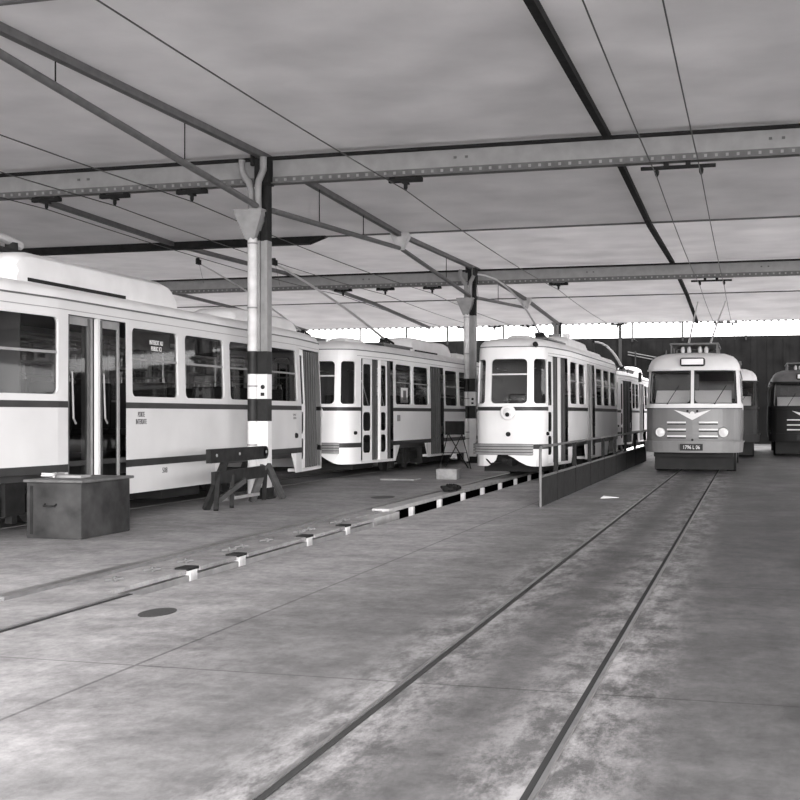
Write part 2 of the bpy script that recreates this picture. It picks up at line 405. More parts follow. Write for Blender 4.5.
# ------------------------------------------------------------------ columns
def hopper_mesh(z_top, w_=.5, h_=.52, depth=.34, bot=.16):
    b = MB(); a = w_ / 2; d_ = depth / 2; c_ = bot / 2
    b.box(-a, a, -d_, d_, z_top - .09, z_top)
    b.hexa([(-c_, -c_, z_top - h_), (c_, -c_, z_top - h_), (c_, c_, z_top - h_), (-c_, c_, z_top - h_),
            (-a, -d_, z_top - .09), (a, -d_, z_top - .09), (a, d_, z_top - .09), (-a, d_, z_top - .09)])
    b.box(-a - .02, a + .02, -d_ - .02, d_ + .02, z_top - .02, z_top + .012)
    return b
def make_column(y, label):
    t = thing('column', label, 'column', (-8.4, y, 0))
    # stanchion: two channels and a web, painted in bands
    def sect(z0, z1, m, nm='stanchion', grow=0):
        g = grow
        b = MB()
        b.box(-.10 - g, -.045, -.11 - g, .11 + g, z0, z1).box(.045, .10 + g, -.11 - g, .11 + g, z0, z1).box(-.046, .046, -.05 - g, .05 + g, z0, z1)
        return b.build(nm, m, t)
    sect(.02, 1.39, 'whitepaint', 'stanchion'); sect(1.39, 1.79, 'blackpaint', 'painted_band'); sect(1.79, 2.23, 'whitepaint', 'painted_band')
    sect(2.23, 2.64, 'blackpaint', 'painted_band'); sect(2.64, 4.62, 'midsteel', 'stanchion'); sect(4.62, 5.66, 'darksteel', 'stanchion')
    # plate facing with hole on the white band
    MB().box(-.103, .103, -.118, -.108, 1.79, 2.23).tube([(.02, -.12, 2.0), (.02, -.13, 2.0)], .04, 12, 1).box(-.02, .05, -.126, -.118, 1.84, 1.9, 1).build('number_plate', ['whitepaint', 'blackpaint'], t)
    MB().box(-.103, .103, -.118, -.108, 2.23, 2.64).build('painted_band', 'blackpaint', t)
    MB().box(-.103, .103, -.118, -.108, 1.39, 1.79).build('painted_band', 'blackpaint', t)
    MB().box(-.12, .12, -.125, -.108, .5, 1.39).build('guard_plate', 'whitepaint', t)
    px, py = -.17, -.14
    for z0, z1, m in ((.05, 1.39, 'whitepaint'), (1.39, 1.79, 'blackpaint'), (1.79, 2.23, 'whitepaint'), (2.23, 2.64, 'blackpaint'), (2.64, 4.66, 'pipe')):
        MB().tube([(px, py, z0), (px, py, z1)], .088, 16).build('downpipe', m, t, smooth=True)
    b = MB()
    for z in (.75, .95, 2.0, 3.4, 4.55): b.tube([(px, py, z), (px, py, z + .03)], .094, 16)
    b.build('pipe_collar', 'midsteel', t, smooth=True)
    h_ = hopper_mesh(5.15).build('hopper', 'midsteel', t); h_.location = (-.19, -.14, 0)
    # goose necks bringing water from the gutters
    MB().tube([(-.35, -.19, 6.06), (-.36, -.19, 5.98), (-.35, -.19, 5.86), (-.29, -.19, 5.74), (-.22, -.19, 5.66), (-.18, -.18, 5.52), (-.18, -.16, 5.13)], .062, 12).build('goose_neck', 'midsteel', t, smooth=True)
    MB().tube([(.08, -.24, 6.08), (.08, -.24, 5.86), (.04, -.24, 5.76), (-.02, -.22, 5.66), (-.04, -.2, 5.5), (-.05, -.16, 5.13)], .062, 12).build('goose_neck', 'midsteel', t, smooth=True)
    # head bracket and foot
    MB().box(-.13, .13, -.15, .15, 5.62, 6.1).box(-.2, -.13, -.17, -.1, 5.96, 6.16).build('head_bracket', 'darksteel', t)
    MB().box(-.16, .16, -.16, .16, 0, .03).box(-.13, .13, -.14, .14, .03, .2).build('base_plate', 'darksteel', t)
    return t
make_column(20.4, 'tall steel column with pale downpipe and black and white bands beside the nearest tram')
make_column(37.5, 'second steel column with banded downpipe between the middle tram and the front-facing tram')
make_column(55.4, 'farthest thin column under the pale girder, seen above the tram roofs')
make_column(3.1, 'column nearest the viewer, out of the picture to the left')

# hoppers hanging at the valleys and their drain pipes
for yv, yc, l in ((29.3, 20.4, 'hanging between the near and second columns'), (46.9, 37.5, 'hanging beyond the second column'), (11.7, 3.1, 'hanging ahead of the near column, out of the picture')):
    o = hopper_mesh(6.02, .42, .4, .3, .14).build('drain_hopper', 'pipe'); o.location = (-8.4, yv, 0)
    tag(o, f'funnel-shaped rainwater hopper under the ceiling, {l}', 'hopper')
def drain(a, b_, label, hang):
    t = thing('drain_pipe', label, 'pipe', a)
    A = Vector(a); B = Vector(b_)
    MB().tube([Vector((0, 0, 0)), B - A], .055, 12).build('pipe_run', 'steel', t, smooth=True)
    for q in hang:
        p = (B - A) * q; top = ceil_z((A + p).y) + .02 - A.z
        MB().tube([p, (p.x, p.y, top)], .01, 6).build('hanger_rod', 'darksteel', t)
drain((-8.45, 20.15, 5.22), (-8.45, 12.0, 5.76), 'thick drain pipe sloping from the top left of the picture down to the near column', (.35, .8))
drain((-8.33, 20.62, 5.2), (-8.42, 29.2, 5.66), 'thick drain pipe running from the near column to the first hanging hopper', (.3, .65))
drain((-8.33, 37.7, 5.2), (-8.42, 46.8, 5.66), 'thin looking drain pipe running from the second column to the hopper beyond it', (.4,))
drain((-8.45, 37.3, 5.22), (-8.42, 29.5, 5.66), 'drain pipe sloping from the first hanging hopper down to the second column', (.4,))

# ------------------------------------------------------------------ overhead wires
def wire(x, label):
    ptsw = []
    for i in range(len(RB) - 1):
        for k_ in range(8):
            q = k_ / 8; y = RB[i] + (RB[i + 1] - RB[i]) * q
            ptsw.append((x, y, 5.42 - .10 * 4 * q * (1 - q)))
    ptsw.append((x, 66, 5.42))
    tag(MB().tube(ptsw, .0095, 6).build('contact_wire', 'wire'), label, 'wire')
WX = {-12.9: 'leftmost', -11.45: 'second from the left', -9.87: 'above the nearest tram', -5.79: 'above the pit track', -1.49: 'left above the trolleybus', -.78: 'right above the trolleybus'}
for x, l in WX.items(): wire(x, f'thin overhead contact wire running to the back of the shed, {l}')
gl = {20.5: 'near', 38.1: 'middle', 55.7: 'far'}
for y in (20.5, 38.1, 55.7):
    for x, l in ((-12.9, 'leftmost'), (-11.45, 'second from left'), (-9.87, 'third from left'), (-5.79, 'fourth from left')):
        t = thing('wire_hanger', f'dark wire hanger bolted under the {gl[y]} girder, {l} along it', 'wire hanger', (x, y, 5.43))
        MB().box(-.3, .3, -.05, .05, .13, .2).box(-.28, -.2, -.06, .06, .18, .225).box(.2, .28, -.06, .06, .18, .225).build('cross_bar', 'darksteel', t)
        MB().tube([(0, 0, .13), (0, 0, .09), (0, 0, .03), (0, 0, -.015)], [.02, .035, .035, .015], 10).box(-.05, .05, -.09, .09, .1, .13).build('insulator', 'black', t)
    t = thing('wire_hanger', f'long double wire hanger under the {gl[y]} girder above the trolleybus lane', 'wire hanger', (-1.13, y, 5.43))
    MB().box(-.62, .58, -.04, .04, .11, .16).box(-.25, -.17, -.05, .05, .16, .225).box(.1, .18, -.05, .05, .16, .225).build('cross_bar', 'darksteel', t)
    for x in (-.36, .35): MB().tube([(x, 0, .11), (x, 0, .08), (x, 0, .03), (x, 0, -.01)], [.02, .04, .035, .012], 10).build('insulator', 'black', t)

# ================================================================== VEHICLES
class Shell:
    """body shell following a plan outline; u = arc length from the front centre, + on the right-hand (east) side"""
    def __init__(s, half, prof, L, wref):
        s.half = half; s.L = L; s.wref = wref; s.prof = prof
        s.cum = [0]
        for a, b_ in zip(half[:-1], half[1:]): s.cum.append(s.cum[-1] + math.dist(a, b_))
        s.U = s.cum[-1]
    def base(s, u):
        sg = 1 if u >= 0 else -1; a = min(abs(u), s.U)
        for i in range(len(s.cum) - 1):
            if a <= s.cum[i + 1] + 1e-9: break
        q = (a - s.cum[i]) / max(1e-9, s.cum[i + 1] - s.cum[i])
        p, r = s.half[i], s.half[i + 1]
        x = p[0] + (r[0] - p[0]) * q; y = p[1] + (r[1] - p[1]) * q
        return x * sg, y
    def tangent(s, u):
        a = s.base(u - .02); b_ = s.base(u + .02); v = Vector((b_[0] - a[0], b_[1] - a[1], 0))
        return v.normalized()
    def S(s, u, z, inset=0):
        x, y = s.base(u); pr = s.prof
        if z <= pr[0][0]: fx, iy = pr[0][1:]
        elif z >= pr[-1][0]: fx, iy = pr[-1][1:]
        else:
            for a, b_ in zip(pr[:-1], pr[1:]):
                if a[0] <= z <= b_[0]:
                    q = (z - a[0]) / (b_[0] - a[0]); fx = a[1] + (b_[1] - a[1]) * q; iy = a[2] + (b_[2] - a[2]) * q; break
        x *= (1 - fx); y = s.L / 2 + (y - s.L / 2) * (1 - iy / (s.L / 2))
        if inset:
            t = s.tangent(u); n = Vector((-t.y, t.x, 0)); x += n.x * inset; y += n.y * inset
        return (x, y, z)
    def uy(s, y, side=1):
        for i in range(len(s.half) - 1):
            a, b_ = s.half[i], s.half[i + 1]
            if a[1] <= y <= b_[1] and b_[1] > a[1]:
                return side * (s.cum[i] + math.dist(a, b_) * (y - a[1]) / (b_[1] - a[1]))
        return side * s.U
    def ux(s, x):
        a_ = abs(x)
        for i in range(len(s.half) - 1):
            a, b_ = s.half[i], s.half[i + 1]
            if a[0] <= a_ <= b_[0] and b_[0] > a[0]:
                return (1 if x >= 0 else -1) * (s.cum[i] + math.dist(a, b_) * (a_ - a[0]) / (b_[0] - a[0]))
        return 0
    def hole_ring(s, b, u0, u1, z0, z1, m, r, matf, depth=.05, inset=0, mi_rev=0, mt=None):
        mt = m if mt is None else mt
        i0, i1, j0, j1 = u0 + m, u1 - m, z0 + mt, z1 - mt
        r = min(r, (i1 - i0) * .45, (j1 - j0) * .45)
        inner = []; outer = []
        def edge(pa, pb, qa, qb, n):
            for k_ in range(1, n):
                q = k_ / n; inner.append((pa[0] + (pb[0] - pa[0]) * q, pa[1] + (pb[1] - pa[1]) * q))
                outer.append((qa[0] + (qb[0] - qa[0]) * q, qa[1] + (qb[1] - qa[1]) * q))
        def arc(cx, cz, a0, oc, o0, o2):
            for k_ in range(5):
                a = a0 + k_ * PI / 8; inner.append((cx + r * math.cos(a), cz + r * math.sin(a)))
            mids = [o0, ((o0[0] + oc[0]) / 2, (o0[1] + oc[1]) / 2), oc, ((o2[0] + oc[0]) / 2, (o2[1] + oc[1]) / 2), o2]
            outer.extend(mids)
        nu = max(2, int((u1 - u0) / .25)); nz = 4
        arc(i1 - r, j1 - r, 0, (u1, z1), (u1, j1 - r), (i1 - r, z1))
        edge((i1 - r, j1), (i0 + r, j1), (i1 - r, z1), (i0 + r, z1), nu)
        arc(i0 + r, j1 - r, PI / 2, (u0, z1), (i0 + r, z1), (u0, j1 - r))
        edge((i0, j1 - r), (i0, j0 + r), (u0, j1 - r), (u0, j0 + r), nz)
        arc(i0 + r, j0 + r, PI, (u0, z0), (u0, j0 + r), (i0 + r, z0))
        edge((i0 + r, j0), (i1 - r, j0), (i0 + r, z0), (i1 - r, z0), nu)
        arc(i1 - r, j0 + r, 1.5 * PI, (u1, z0), (i1 - r, z0), (u1, j0 + r))
        edge((i1, j0 + r), (i1, j1 - r), (u1, j0 + r), (u1, j1 - r), nz)
        n = len(inner)
        vs = [s.S(u, z, inset) for u, z in outer] + [s.S(u, z, inset) for u, z in inner] + [s.S(u, z, inset + depth) for u, z in inner]
        b.add(vs, [(i, (i + 1) % n, n + (i + 1) % n, n + i) for i in range(n)], matf)
        b.add(vs, [(n + i, n + (i + 1) % n, 2 * n + (i + 1) % n, 2 * n + i) for i in range(n)], mi_rev)
        return i0, i1, j0, j1
    def patch(s, b, u0, u1, z0, z1, inset=0, mi=0, du=.3, zb=None):
        n = max(1, math.ceil((u1 - u0) / du)); zs = [z0] + [z for z in (zb or [p[0] for p in s.prof]) if z0 + 1e-4 < z < z1 - 1e-4] + [z1]
        vs = []
        for z in zs:
            for k_ in range(n + 1): vs.append(s.S(u0 + (u1 - u0) * k_ / n, z, inset))
        fs = [(j * (n + 1) + k_, j * (n + 1) + k_ + 1, (j + 1) * (n + 1) + k_ + 1, (j + 1) * (n + 1) + k_) for j in range(len(zs) - 1) for k_ in range(n)]
        b.add(vs, fs, mi)
    def solid(s, b, u0, u1, z0, z1, in0, in1, mi=0, du=.3):
        n = max(1, math.ceil((u1 - u0) / du)); vs = []
        for k_ in range(n + 1):
            u = u0 + (u1 - u0) * k_ / n
            vs += [s.S(u, z0, in0), s.S(u, z1, in0), s.S(u, z1, in1), s.S(u, z0, in1)]
        fs = []
        for k_ in range(n):
            for e in range(4): fs.append((4 * k_ + e, 4 * k_ + (e + 1) % 4, 4 * k_ + 4 + (e + 1) % 4, 4 * k_ + 4 + e))
        fs += [(0, 1, 2, 3), (4 * n + 3, 4 * n + 2, 4 * n + 1, 4 * n)]
        b.add(vs, fs, mi)
    def body(s, openings, zb, zt, colour, roof, mats, parent, ucuts=(), zcuts=(), smooth=True):
        """openings: (u0,u1,z0,z1,kind); kind 'win' gets a rounded hole, others are left open"""
        us = sorted(set([-s.U, s.U] + [round(o[0], 4) for o in openings] + [round(o[1], 4) for o in openings] + list(ucuts) +
                        [c_ for c_ in s.cum if c_ < s.U] + [-c_ for c_ in s.cum if c_ < s.U]))
        uu = []
        for a, c_ in zip(us[:-1], us[1:]):
            if c_ - a < 1e-4: continue
            n = max(1, math.ceil((c_ - a) / .8)); uu += [(a + (c_ - a) * k_ / n, a + (c_ - a) * (k_ + 1) / n) for k_ in range(n)]
        b = MB(); zc = sorted(set([zb, zt] + list(zcuts) + [p[0] for p in s.prof if zb < p[0] < zt]))
        for a, c_ in uu:
            mid = (a + c_) / 2
            ops = [o for o in openings if o[0] < mid < o[1]]
            zz = sorted(set(zc + [o[2] for o in ops] + [o[3] for o in ops]))
            for p, q in zip(zz[:-1], zz[1:]):
                if q - p < 1e-5: continue
                mz = (p + q) / 2
                if any(o[2] < mz < o[3] for o in ops): continue
                vs = [s.S(a, p), s.S(c_, p), s.S(c_, q), s.S(a, q)]
                b.add(vs, [(0, 1, 2, 3)], colour(mid, mz))
        for o in openings:
            if o[4] == 'win':
                s.hole_ring(b, o[0], o[1], o[2], o[3], o[5] if len(o) > 5 else .045, o[6] if len(o) > 6 else .09, colour((o[0] + o[1]) / 2, 2.2))
        # roof rings
        ru = [-s.U + 2 * s.U * k_ / 96 for k_ in range(97)]
        ru = sorted(set([round(x, 4) for x in ru] + [round(c_, 4) for c_ in s.cum] + [round(-c_, 4) for c_ in s.cum]))
        rings = []
        px, py = s.prof[-1][1:]
        for (z, fx, iy) in roof:
            rg = []
            for u in ru:
                x, y = s.base(u); rg.append((x * (1 - px) * (1 - fx), s.L / 2 + (y - s.L / 2) * (1 - (iy + py) / (s.L / 2)), z))
            rings.append(rg)
        n = len(ru); vs = [p for rg in rings for p in rg]
        b.add(vs, [(j * n + k_, j * n + k_ + 1, (j + 1) * n + k_ + 1, (j + 1) * n + k_) for j in range(len(rings) - 1) for k_ in range(n - 1)], colour(0, 9))
        return b.build('body', mats, parent, smooth=smooth)

TL = 14.0
def tram_half(L=TL):
    f_ = [(0, 0), (.15, .004), (.3, .014), (.42, .032), (.5, .05), (.57, .077), (.63, .11), (.69, .155), (.735, .205), (.77, .26), (.80, .33), (.82, .40), (.835, .48)]
    pts = list(f_) + [(.90, .95), (1.05, 2.5)]
    return pts + [(x, L - y) for x, y in reversed(pts)]
def band_colour(u, z):
    if .72 < z < .83 or 1.60 < z < 1.69: return 1
    if z > 5: return 2
    if z < 1.60: return 3
    return 0
ROOF = [(3.08, 0, 0), (3.13, .012, .02), (3.18, .04, .06), (3.235, .11, .14), (3.28, .25, .32), (3.31, .5, .6), (3.325, .75, .9), (3.33, .995, 1.4)]
PROF = [(.32, 0, 0), (1.65, 0, 0), (2.9, .03, .10), (3.08, .04, .13)]

def hood(t, y0, y1, z1, w_=.5, slot=True, name='roof_hood', x=0, z0=3.27):
    b = MB(); secs = []
    qs = [0, .04, .12, .25, .42]; qs = [y0 + q for q in qs] + [y1 - q for q in reversed(qs)]; n = len(qs) - 1
    for y in qs:
        e = min(y - y0, y1 - y); hh = (z1 - z0) * min(1, (.35 + .65 * math.sqrt(max(0, 1 - (1 - min(1, e / .42)) ** 2))))
        secs.append([(x + w_ * a, y, z0 + hh * c_) for a, c_ in ((-1, 0), (-1, .55), (-.92, .82), (-.7, .96), (0, 1), (.7, .96), (.92, .82), (1, .55), (1, 0))])
    m_ = 9; vs = [p for sc in secs for p in sc]
    b.add(vs, [(i * m_ + j, i * m_ + j + 1, (i + 1) * m_ + j + 1, (i + 1) * m_ + j) for i in range(n) for j in range(m_ - 1)] + [tuple(range(m_)), tuple(range(n * m_, n * m_ + m_))[::-1]])
    o = b.build(name, 'roofpaint', t, smooth=True)
    if slot:
        MB().box(x - w_ - .012, x + w_ + .012, y0 + .25, y0 + (y1 - y0) * .62, z0 + .05, z0 + .10).build('vent_slot', 'gap', o)
    return o
def trolley(t, y, z, tip, sag=.25, r=.022):
    """trolley base and single pole; tip in tram-local coordinates"""
    MB().box(-.5, .5, y - 1.6, y + 1.0, z - .22, z - .18).box(-.45, -.38, y - 1.4, y + .9, z - .35, z - .18).box(.38, .45, y - 1.4, y + .9, z - .35, z - .18).build('pole_platform', 'greyband', t)
    MB().box(-.09, .09, y - .25, y + .2, z - .18, z - .05).tube([(0, y, z - .18), (0, y, z + .06)], .07, 12).tube([(-.12, y - .1, z), (.12, y - .1, z)], .045, 10).tube([(-.08, y - .05, z), (-.08, y + .5, z - .08)], .03, 8).tube([(.08, y - .05, z), (.08, y + .5, z - .08)], .03, 8).build('pole_base', 'darksteel', t)
    A = Vector((0, y, z)); B = Vector(tip); pts = []
    for k_ in range(9):
        q = k_ / 8; p = A.lerp(B, q); p.z += 4 * sag * q * (1 - q); pts.append(p)
    o = MB().tube(pts, [r * (1.25 - .5 * k_ / 8) for k_ in range(9)], 8).build('trolley_pole', 'silver', t, smooth=True)
    MB().box(B.x - .03, B.x + .03, B.y - .14, B.y + .06, B.z - .03, B.z + .09).tube([(B.x - .03, B.y - .08, B.z + .07), (B.x + .03, B.y - .08, B.z + .07)], .06, 12).build('trolley_head', 'darksteel', o)
    MB().tube([B, B + Vector((0, .25, -.45))], .004, 4).build('retriever_rope', 'wire', o)

def white_leaf(sh, t, u0, u1, bar=True, inset=.05):
    b = MB()
    sh.patch(b, u0, u1, .38, .52, inset); sh.patch(b, u0, u1, 2.80, 2.88, inset)
    sh.hole_ring(b, u0, u1, .52, 1.06, .05, .10, 0, .03, inset)
    sh.hole_ring(b, u0, u1, 1.06, 1.62, .05, .10, 0, .03, inset)
    sh.patch(b, u0, u1, 1.62, 1.68, inset)
    sh.hole_ring(b, u0, u1, 1.68, 2.80, .045, .06, 0, .03, inset)
    o = b.build('door_leaf', 'white', t)
    g = MB(); sh.patch(g, u0 + .03, u1 - .03, .55, 2.8, inset + .02); g.build('door_glass', 'glass', o)
    if bar:
        a = sh.S(u0 + .08, 2.35, inset + .06); c_ = sh.S(u1 - .08, 1.72, inset + .06)
        MB().tube([a, c_], .013, 6).build('door_handle', 'whitepaint', o)
    return o
def dark_leaf(sh, t, u0, u1, inset=.07, frame='midsteel'):
    b = MB()
    sh.hole_ring(b, u0, u1, .38, 2.88, .055, .03, 0, .03, inset, mt=.12)
    o = b.build('door_leaf', frame, t)
    g = MB(); sh.patch(g, u0 + .03, u1 - .03, .45, 2.8, inset + .02); g.build('door_glass', 'glass', o)
    a = sh.S(u0 + .12, 2.1, inset - .03); c_ = sh.S(u0 + .14, 1.45, inset - .04); d_ = sh.S(u0 + .22, 1.38, inset - .03)
    MB().tube([a, c_, d_], .014, 6).build('door_handle', 'midsteel', o)
    return o
def folded(sh, t, us, m='greyband'):
    for u in us:
        b = MB(); p = sh.S(u - .02, .38, .05); q = sh.S(u + .02, .38, .05)
        b = MB(); A = [sh.S(u - .022, z, i) for z in (.38, 2.86) for i in (.05, .17)]; B = [sh.S(u + .022, z, i) for z in (.38, 2.86) for i in (.05, .17)]
        b.hexa([A[0], B[0], B[1], A[1], A[2], B[2], B[3], A[3]])
        b.build('door_leaf', m, t)

def bogie(t, y, w_=.5):
    b = MB()
    for x in (-.78, .70): b.box(x, x + .08, y - 1.25, y + 1.25, .30, .52)
    b.box(-.7, .7, y - .25, y + .25, .3, .5)
    for yy in (y - .45, y + .45):
        for x in (-.86, .80): b.box(x, x + .06, yy - .12, yy + .12, .22, .46)
    b.box(.80, .87, y - .22, y + .22, .2, .62).box(.78, .9, y - 1.35, y - 1.1, .12, .5).box(.76, .86, y - .06, y + .06, .1, .2)
    o = b.build('bogie', 'darksteel', t)
    for yy in (y - .82, y + .82):
        for x in (-.5, .5):
            MB().tube([(x - .055, yy, .345), (x + .055, yy, .345)], .32, 24).tube([(x + (.06 if x > 0 else -.06), yy, .325), (x + (.09 if x > 0 else -.09), yy, .325)], .1, 12).build('wheel', 'band', o, smooth=True)
        MB().tube([(-.5, yy, .325), (.5, yy, .325)], .06, 8).build('axle', 'darksteel', o)

def seat(t, x, y):
    b = MB().box(x - .42, x + .42, y - .2, y + .22, 1.18, 1.28).box(x - .42, x + .42, y + .18, y + .26, 1.2, 2.02).box(x - .3, x - .24, y - .1, y, .8, 1.2).box(x + .24, x + .3, y - .1, y, .8, 1.2)
    o = b.build('seat', 'seat', t, bevel=.04)
    MB().tube([(x - .4, y + .22, 1.9), (x - .38, y + .22, 2.10), (x + .38, y + .22, 2.10), (x + .4, y + .22, 1.9)], .014, 6).build('grab_rail', 'chrome', o)

def make_tram(label, loc, rz, side_win, doors, bog, west_win=None, number=None, front=True, bumper=True, fw=.46, paint=('white', 'panel')):
    t = thing('tramcar', label, 'tram', loc, rz)
    sh = Shell(tram_half(), PROF, TL, 1.05)
    ops = []; WZ0, WZ1 = 1.735, 2.865
    wins = []
    if front:
        wins.append((sh.ux(-fw - .0), sh.ux(fw), 1.735, 2.82, 'front', .03, .1))
        wins.append((sh.ux(.55), sh.uy(.47), 1.735, 2.82, 'corner', .03, .07))
        wins.append((sh.uy(.47, -1), sh.ux(-.55), 1.735, 2.82, 'corner', .03, .07))
    for a, c_ in side_win:
        wins.append((sh.uy(a - .045), sh.uy(c_ + .045), WZ0, WZ1, 'side', .045, .09))
    if west_win is None: west_win = [(.9, 2.3)] + [(2.6 + 1.62 * i, 4.04 + 1.62 * i) for i in range(6)] + [(12.3, 13.2)]
    for a, c_ in west_win:
        wins.append((sh.uy(c_ + .045, -1), sh.uy(a - .045, -1), WZ0, WZ1, 'west', .045, .09))
    # rear end windows
    ur = sh.U
    for a, c_ in ((ur - .45, ur - .03), (-ur + .03, -ur + .45)): wins.append((a, c_, 1.735, 2.82, 'rear', .03, .08))
    for w_ in wins: ops.append((w_[0], w_[1], w_[2], w_[3], 'win', w_[5], w_[6]))
    for d_ in doors: ops.append((sh.uy(d_['y0']), sh.uy(d_['y1']), .38, 2.88, 'door'))
    for a, c_ in bog:
        for sd_ in (1, -1):
            u = sorted((sh.uy(a, sd_), sh.uy(c_, sd_))); ops.append((u[0], u[1], .32, .72, 'bogie'))
    ops.append((sh.ux(-.60), sh.ux(.62), .32, .585, 'gap'))
    body = sh.body(ops, .32, 3.08, band_colour, ROOF, [paint[0], 'band', 'roofpaint', paint[1]], t, zcuts=(.585, .72, .83, 1.60, 1.69))
    # slanted skirt ends beside the bogies
    for a, c_ in bog:
        for y, dy in ((a, .35), (c_, -.25)):
            b = MB(); u0 = sh.uy(y); u1 = sh.uy(y + dy)
            b.add([sh.S(u0, .32), sh.S(u0, .72), sh.S(u1, .72), sh.S(u0, .32, .02), sh.S(u0, .72, .02), sh.S(u1, .72, .02)], [(0, 1, 2), (3, 5, 4), (0, 3, 4, 1), (0, 2, 5, 3), (1, 4, 5, 2)])
            b.build('skirt_gusset', 'panel', t)

    for P in ([(-.60, .32), (-.50, .325), (-.40, .37), (-.30, .46), (-.26, .585), (-.60, .585)], [(.62, .32), (.62, .585), (-.02, .585), (.12, .52), (.26, .43), (.42, .35), (.52, .325)]):
        P = P if P[0][0] < 0 else P
        n_ = len(P); g = MB(); f0 = [sh.S(sh.ux(x), z) for x, z in P]; f1 = [sh.S(sh.ux(x), z, .03) for x, z in P]
        c0 = sh.S(sh.ux(P[0][0] * .85), .56)
        g.add(f0 + f1 + [c0], [(i, (i + 1) % n_, 2 * n_) for i in range(n_)] + [(i, (i + 1) % n_, n_ + (i + 1) % n_, n_ + i) for i in range(n_)])
        g.build('front_skirt', paint[0], t)
    # panes
    for w_ in wins:
        m = w_[5]; o = MB(); sh.patch(o, w_[0] + m - .01, w_[1] - m + .01, w_[2] + m - .01, w_[3] - m + .01, .03)
        o = o.build('window', 'screen' if w_[4] == 'front' else 'glass', t)
        g = MB(); zz = 2.33 if w_[4] != 'front' else 2.42
        if w_[4] != 'corner' : sh.solid(g, w_[0] + m, w_[1] - m, zz, zz + .035, .015, .05); g.build('window_bar', 'whitepaint' if w_[4] in('front',) else 'midsteel', o)
    # gutter and moulding
    g = MB(); sh.solid(g, sh.ux(-.8), sh.U - .3, 3.065, 3.085, -.025, .01, du=.25); sh.solid(g, -sh.U + .3, sh.ux(-.8), 3.065, 3.085, -.025, .01, du=.25)
    g.build('gutter', 'greyband', t)
    g = MB(); sh.solid(g, sh.uy(.5), sh.uy(TL - .5), 2.935, 2.945, -.006, .01); g.build('moulding', 'midsteel', t)
    # interior
    b = MB(); b.box(-.72, .72, .36, TL - .36, .80, .86); b.box(-.96, .96, 2.5, TL - 2.5, .79, .86)
    b.box(-.66, .66, 1.0, TL - 1.0, .60, .80)
    b.build('cabin_floor', 'interior', t)
    b = MB(); b.box(-.96, .96, 2.5, TL - 2.5, 2.90, 2.93); b.box(-.74, .74, .5, 2.5, 2.90, 2.93); b.box(-.74, .74, TL - 2.5, TL - .5, 2.90, 2.93)
    b.build('cabin_ceiling', 'interior', t)
    b = MB()
    for u0, u1 in ((sh.uy(TL - .6, -1), sh.uy(.6, -1)),):
        sh.patch(b, u0, u1, .86, 1.73, .05)
    b.build('cabin_lining', 'interior', t)
    for y in (3.3, 4.5, 5.7, 8.4, 9.6, 10.8):
        for x in (-.5, .5):
            if x > 0 and any(d_['y0'] - .4 < y < d_['y1'] + .4 for d_ in doors): continue
            seat(t, x, y)
    for y in (2.6, 5.2, 7.6, 9.8):
        MB().tube([(0, y, .86), (0, y, 2.92)], .018, 8).build('grab_pole', 'chrome', t)
    for x in (-.45, .45): MB().tube([(x, .9, 2.6), (x, TL - .9, 2.6)], .016, 6).build('hand_rail', 'chrome', t)
    MB().box(-.35, .35, .35, .7, .86, 1.75).tube([(-.15, .5, 1.75), (-.15, .5, 1.95)], .02, 8).build('driver_desk', 'seat', t)
    MB().box(-.2, .25, 1.0, 1.1, 1.3, 2.0).box(-.2, .25, .75, 1.1, 1.25, 1.33).build('driver_seat', 'seat', t, bevel=.04)
    MB().box(-.85, .85, 1.9, 1.93, .86, 2.9).build('cab_partition', 'interior', t)
    # door leaves
    for d_ in doors:
        b = MB(); u0, u1 = sh.uy(d_['y0']), sh.uy(d_['y1'])
        sh.solid(b, u0, u1, .32, .385, -.005, .3)
        b.build('door_step', 'panel', t)
        for y in d_.get('post', ()):
            b = MB(); u = sh.uy(y); sh.solid(b, u - .03, u + .03, .38, 2.88, -.005, .06); b.build('door_post', paint[1], t)
        for y0, y1 in d_.get('white', ()): white_leaf(sh, t, sh.uy(y0), sh.uy(y1))
        for y0, y1 in d_.get('dark', ()): dark_leaf(sh, t, sh.uy(y0), sh.uy(y1))
        folded(sh, t, [sh.uy(y) for y in d_.get('fold', ())])
        if d_.get('closed'):
            n = 6
            for k_ in range(n):
                b = MB(); a = u0 + (u1 - u0) * k_ / n; c_ = u0 + (u1 - u0) * (k_ + 1) / n
                sh.solid(b, a + .01, c_ - .02, .38, 2.88, .02 + .03 * (k_ % 2), .09); b.build('door_leaf', 'midsteel', t)
    # front fittings
    if bumper:
        b = MB()
        for k_ in range(4):
            z = .592 + k_ * .064; sh.solid(b, sh.uy(.5, -1), sh.ux(.55), z, z + .046, -.10, -.05, 1, du=.12)
        sh.solid(b, sh.uy(.5, -1), sh.ux(.55), .585, .84, -.06, -.004, du=.12)
        b.build('bumper', ['band', 'midsteel'], t)  # backing coloured dark to give the shade between the ribs
    for x, z, r_, m_, nm in ((0, 1.56, .17, 'white', 'headlight'),):
        o = MB().tube([(x, .06, z), (x, -.02, z), (x, -.09, z), (x, -.105, z)], [.16, .175, .165, .14], 24).build('headlight', 'white', t, smooth=True)
        MB().tube([(x, -.10, z), (x, -.115, z)], [.12, .09], 20).build('lens', 'lens', o, smooth=True)
        MB().tube([(x + .0, -.112, z - .05), (x, -.125, z - .05)], .05, 12).build('shade', 'darksteel', o)
    MB().tube([(0, .05, 1.06), (0, -.03, 1.06)], .055, 16).build('socket', 'black', t, smooth=True)
    p = sh.S(sh.uy(.42), 1.07, 0)
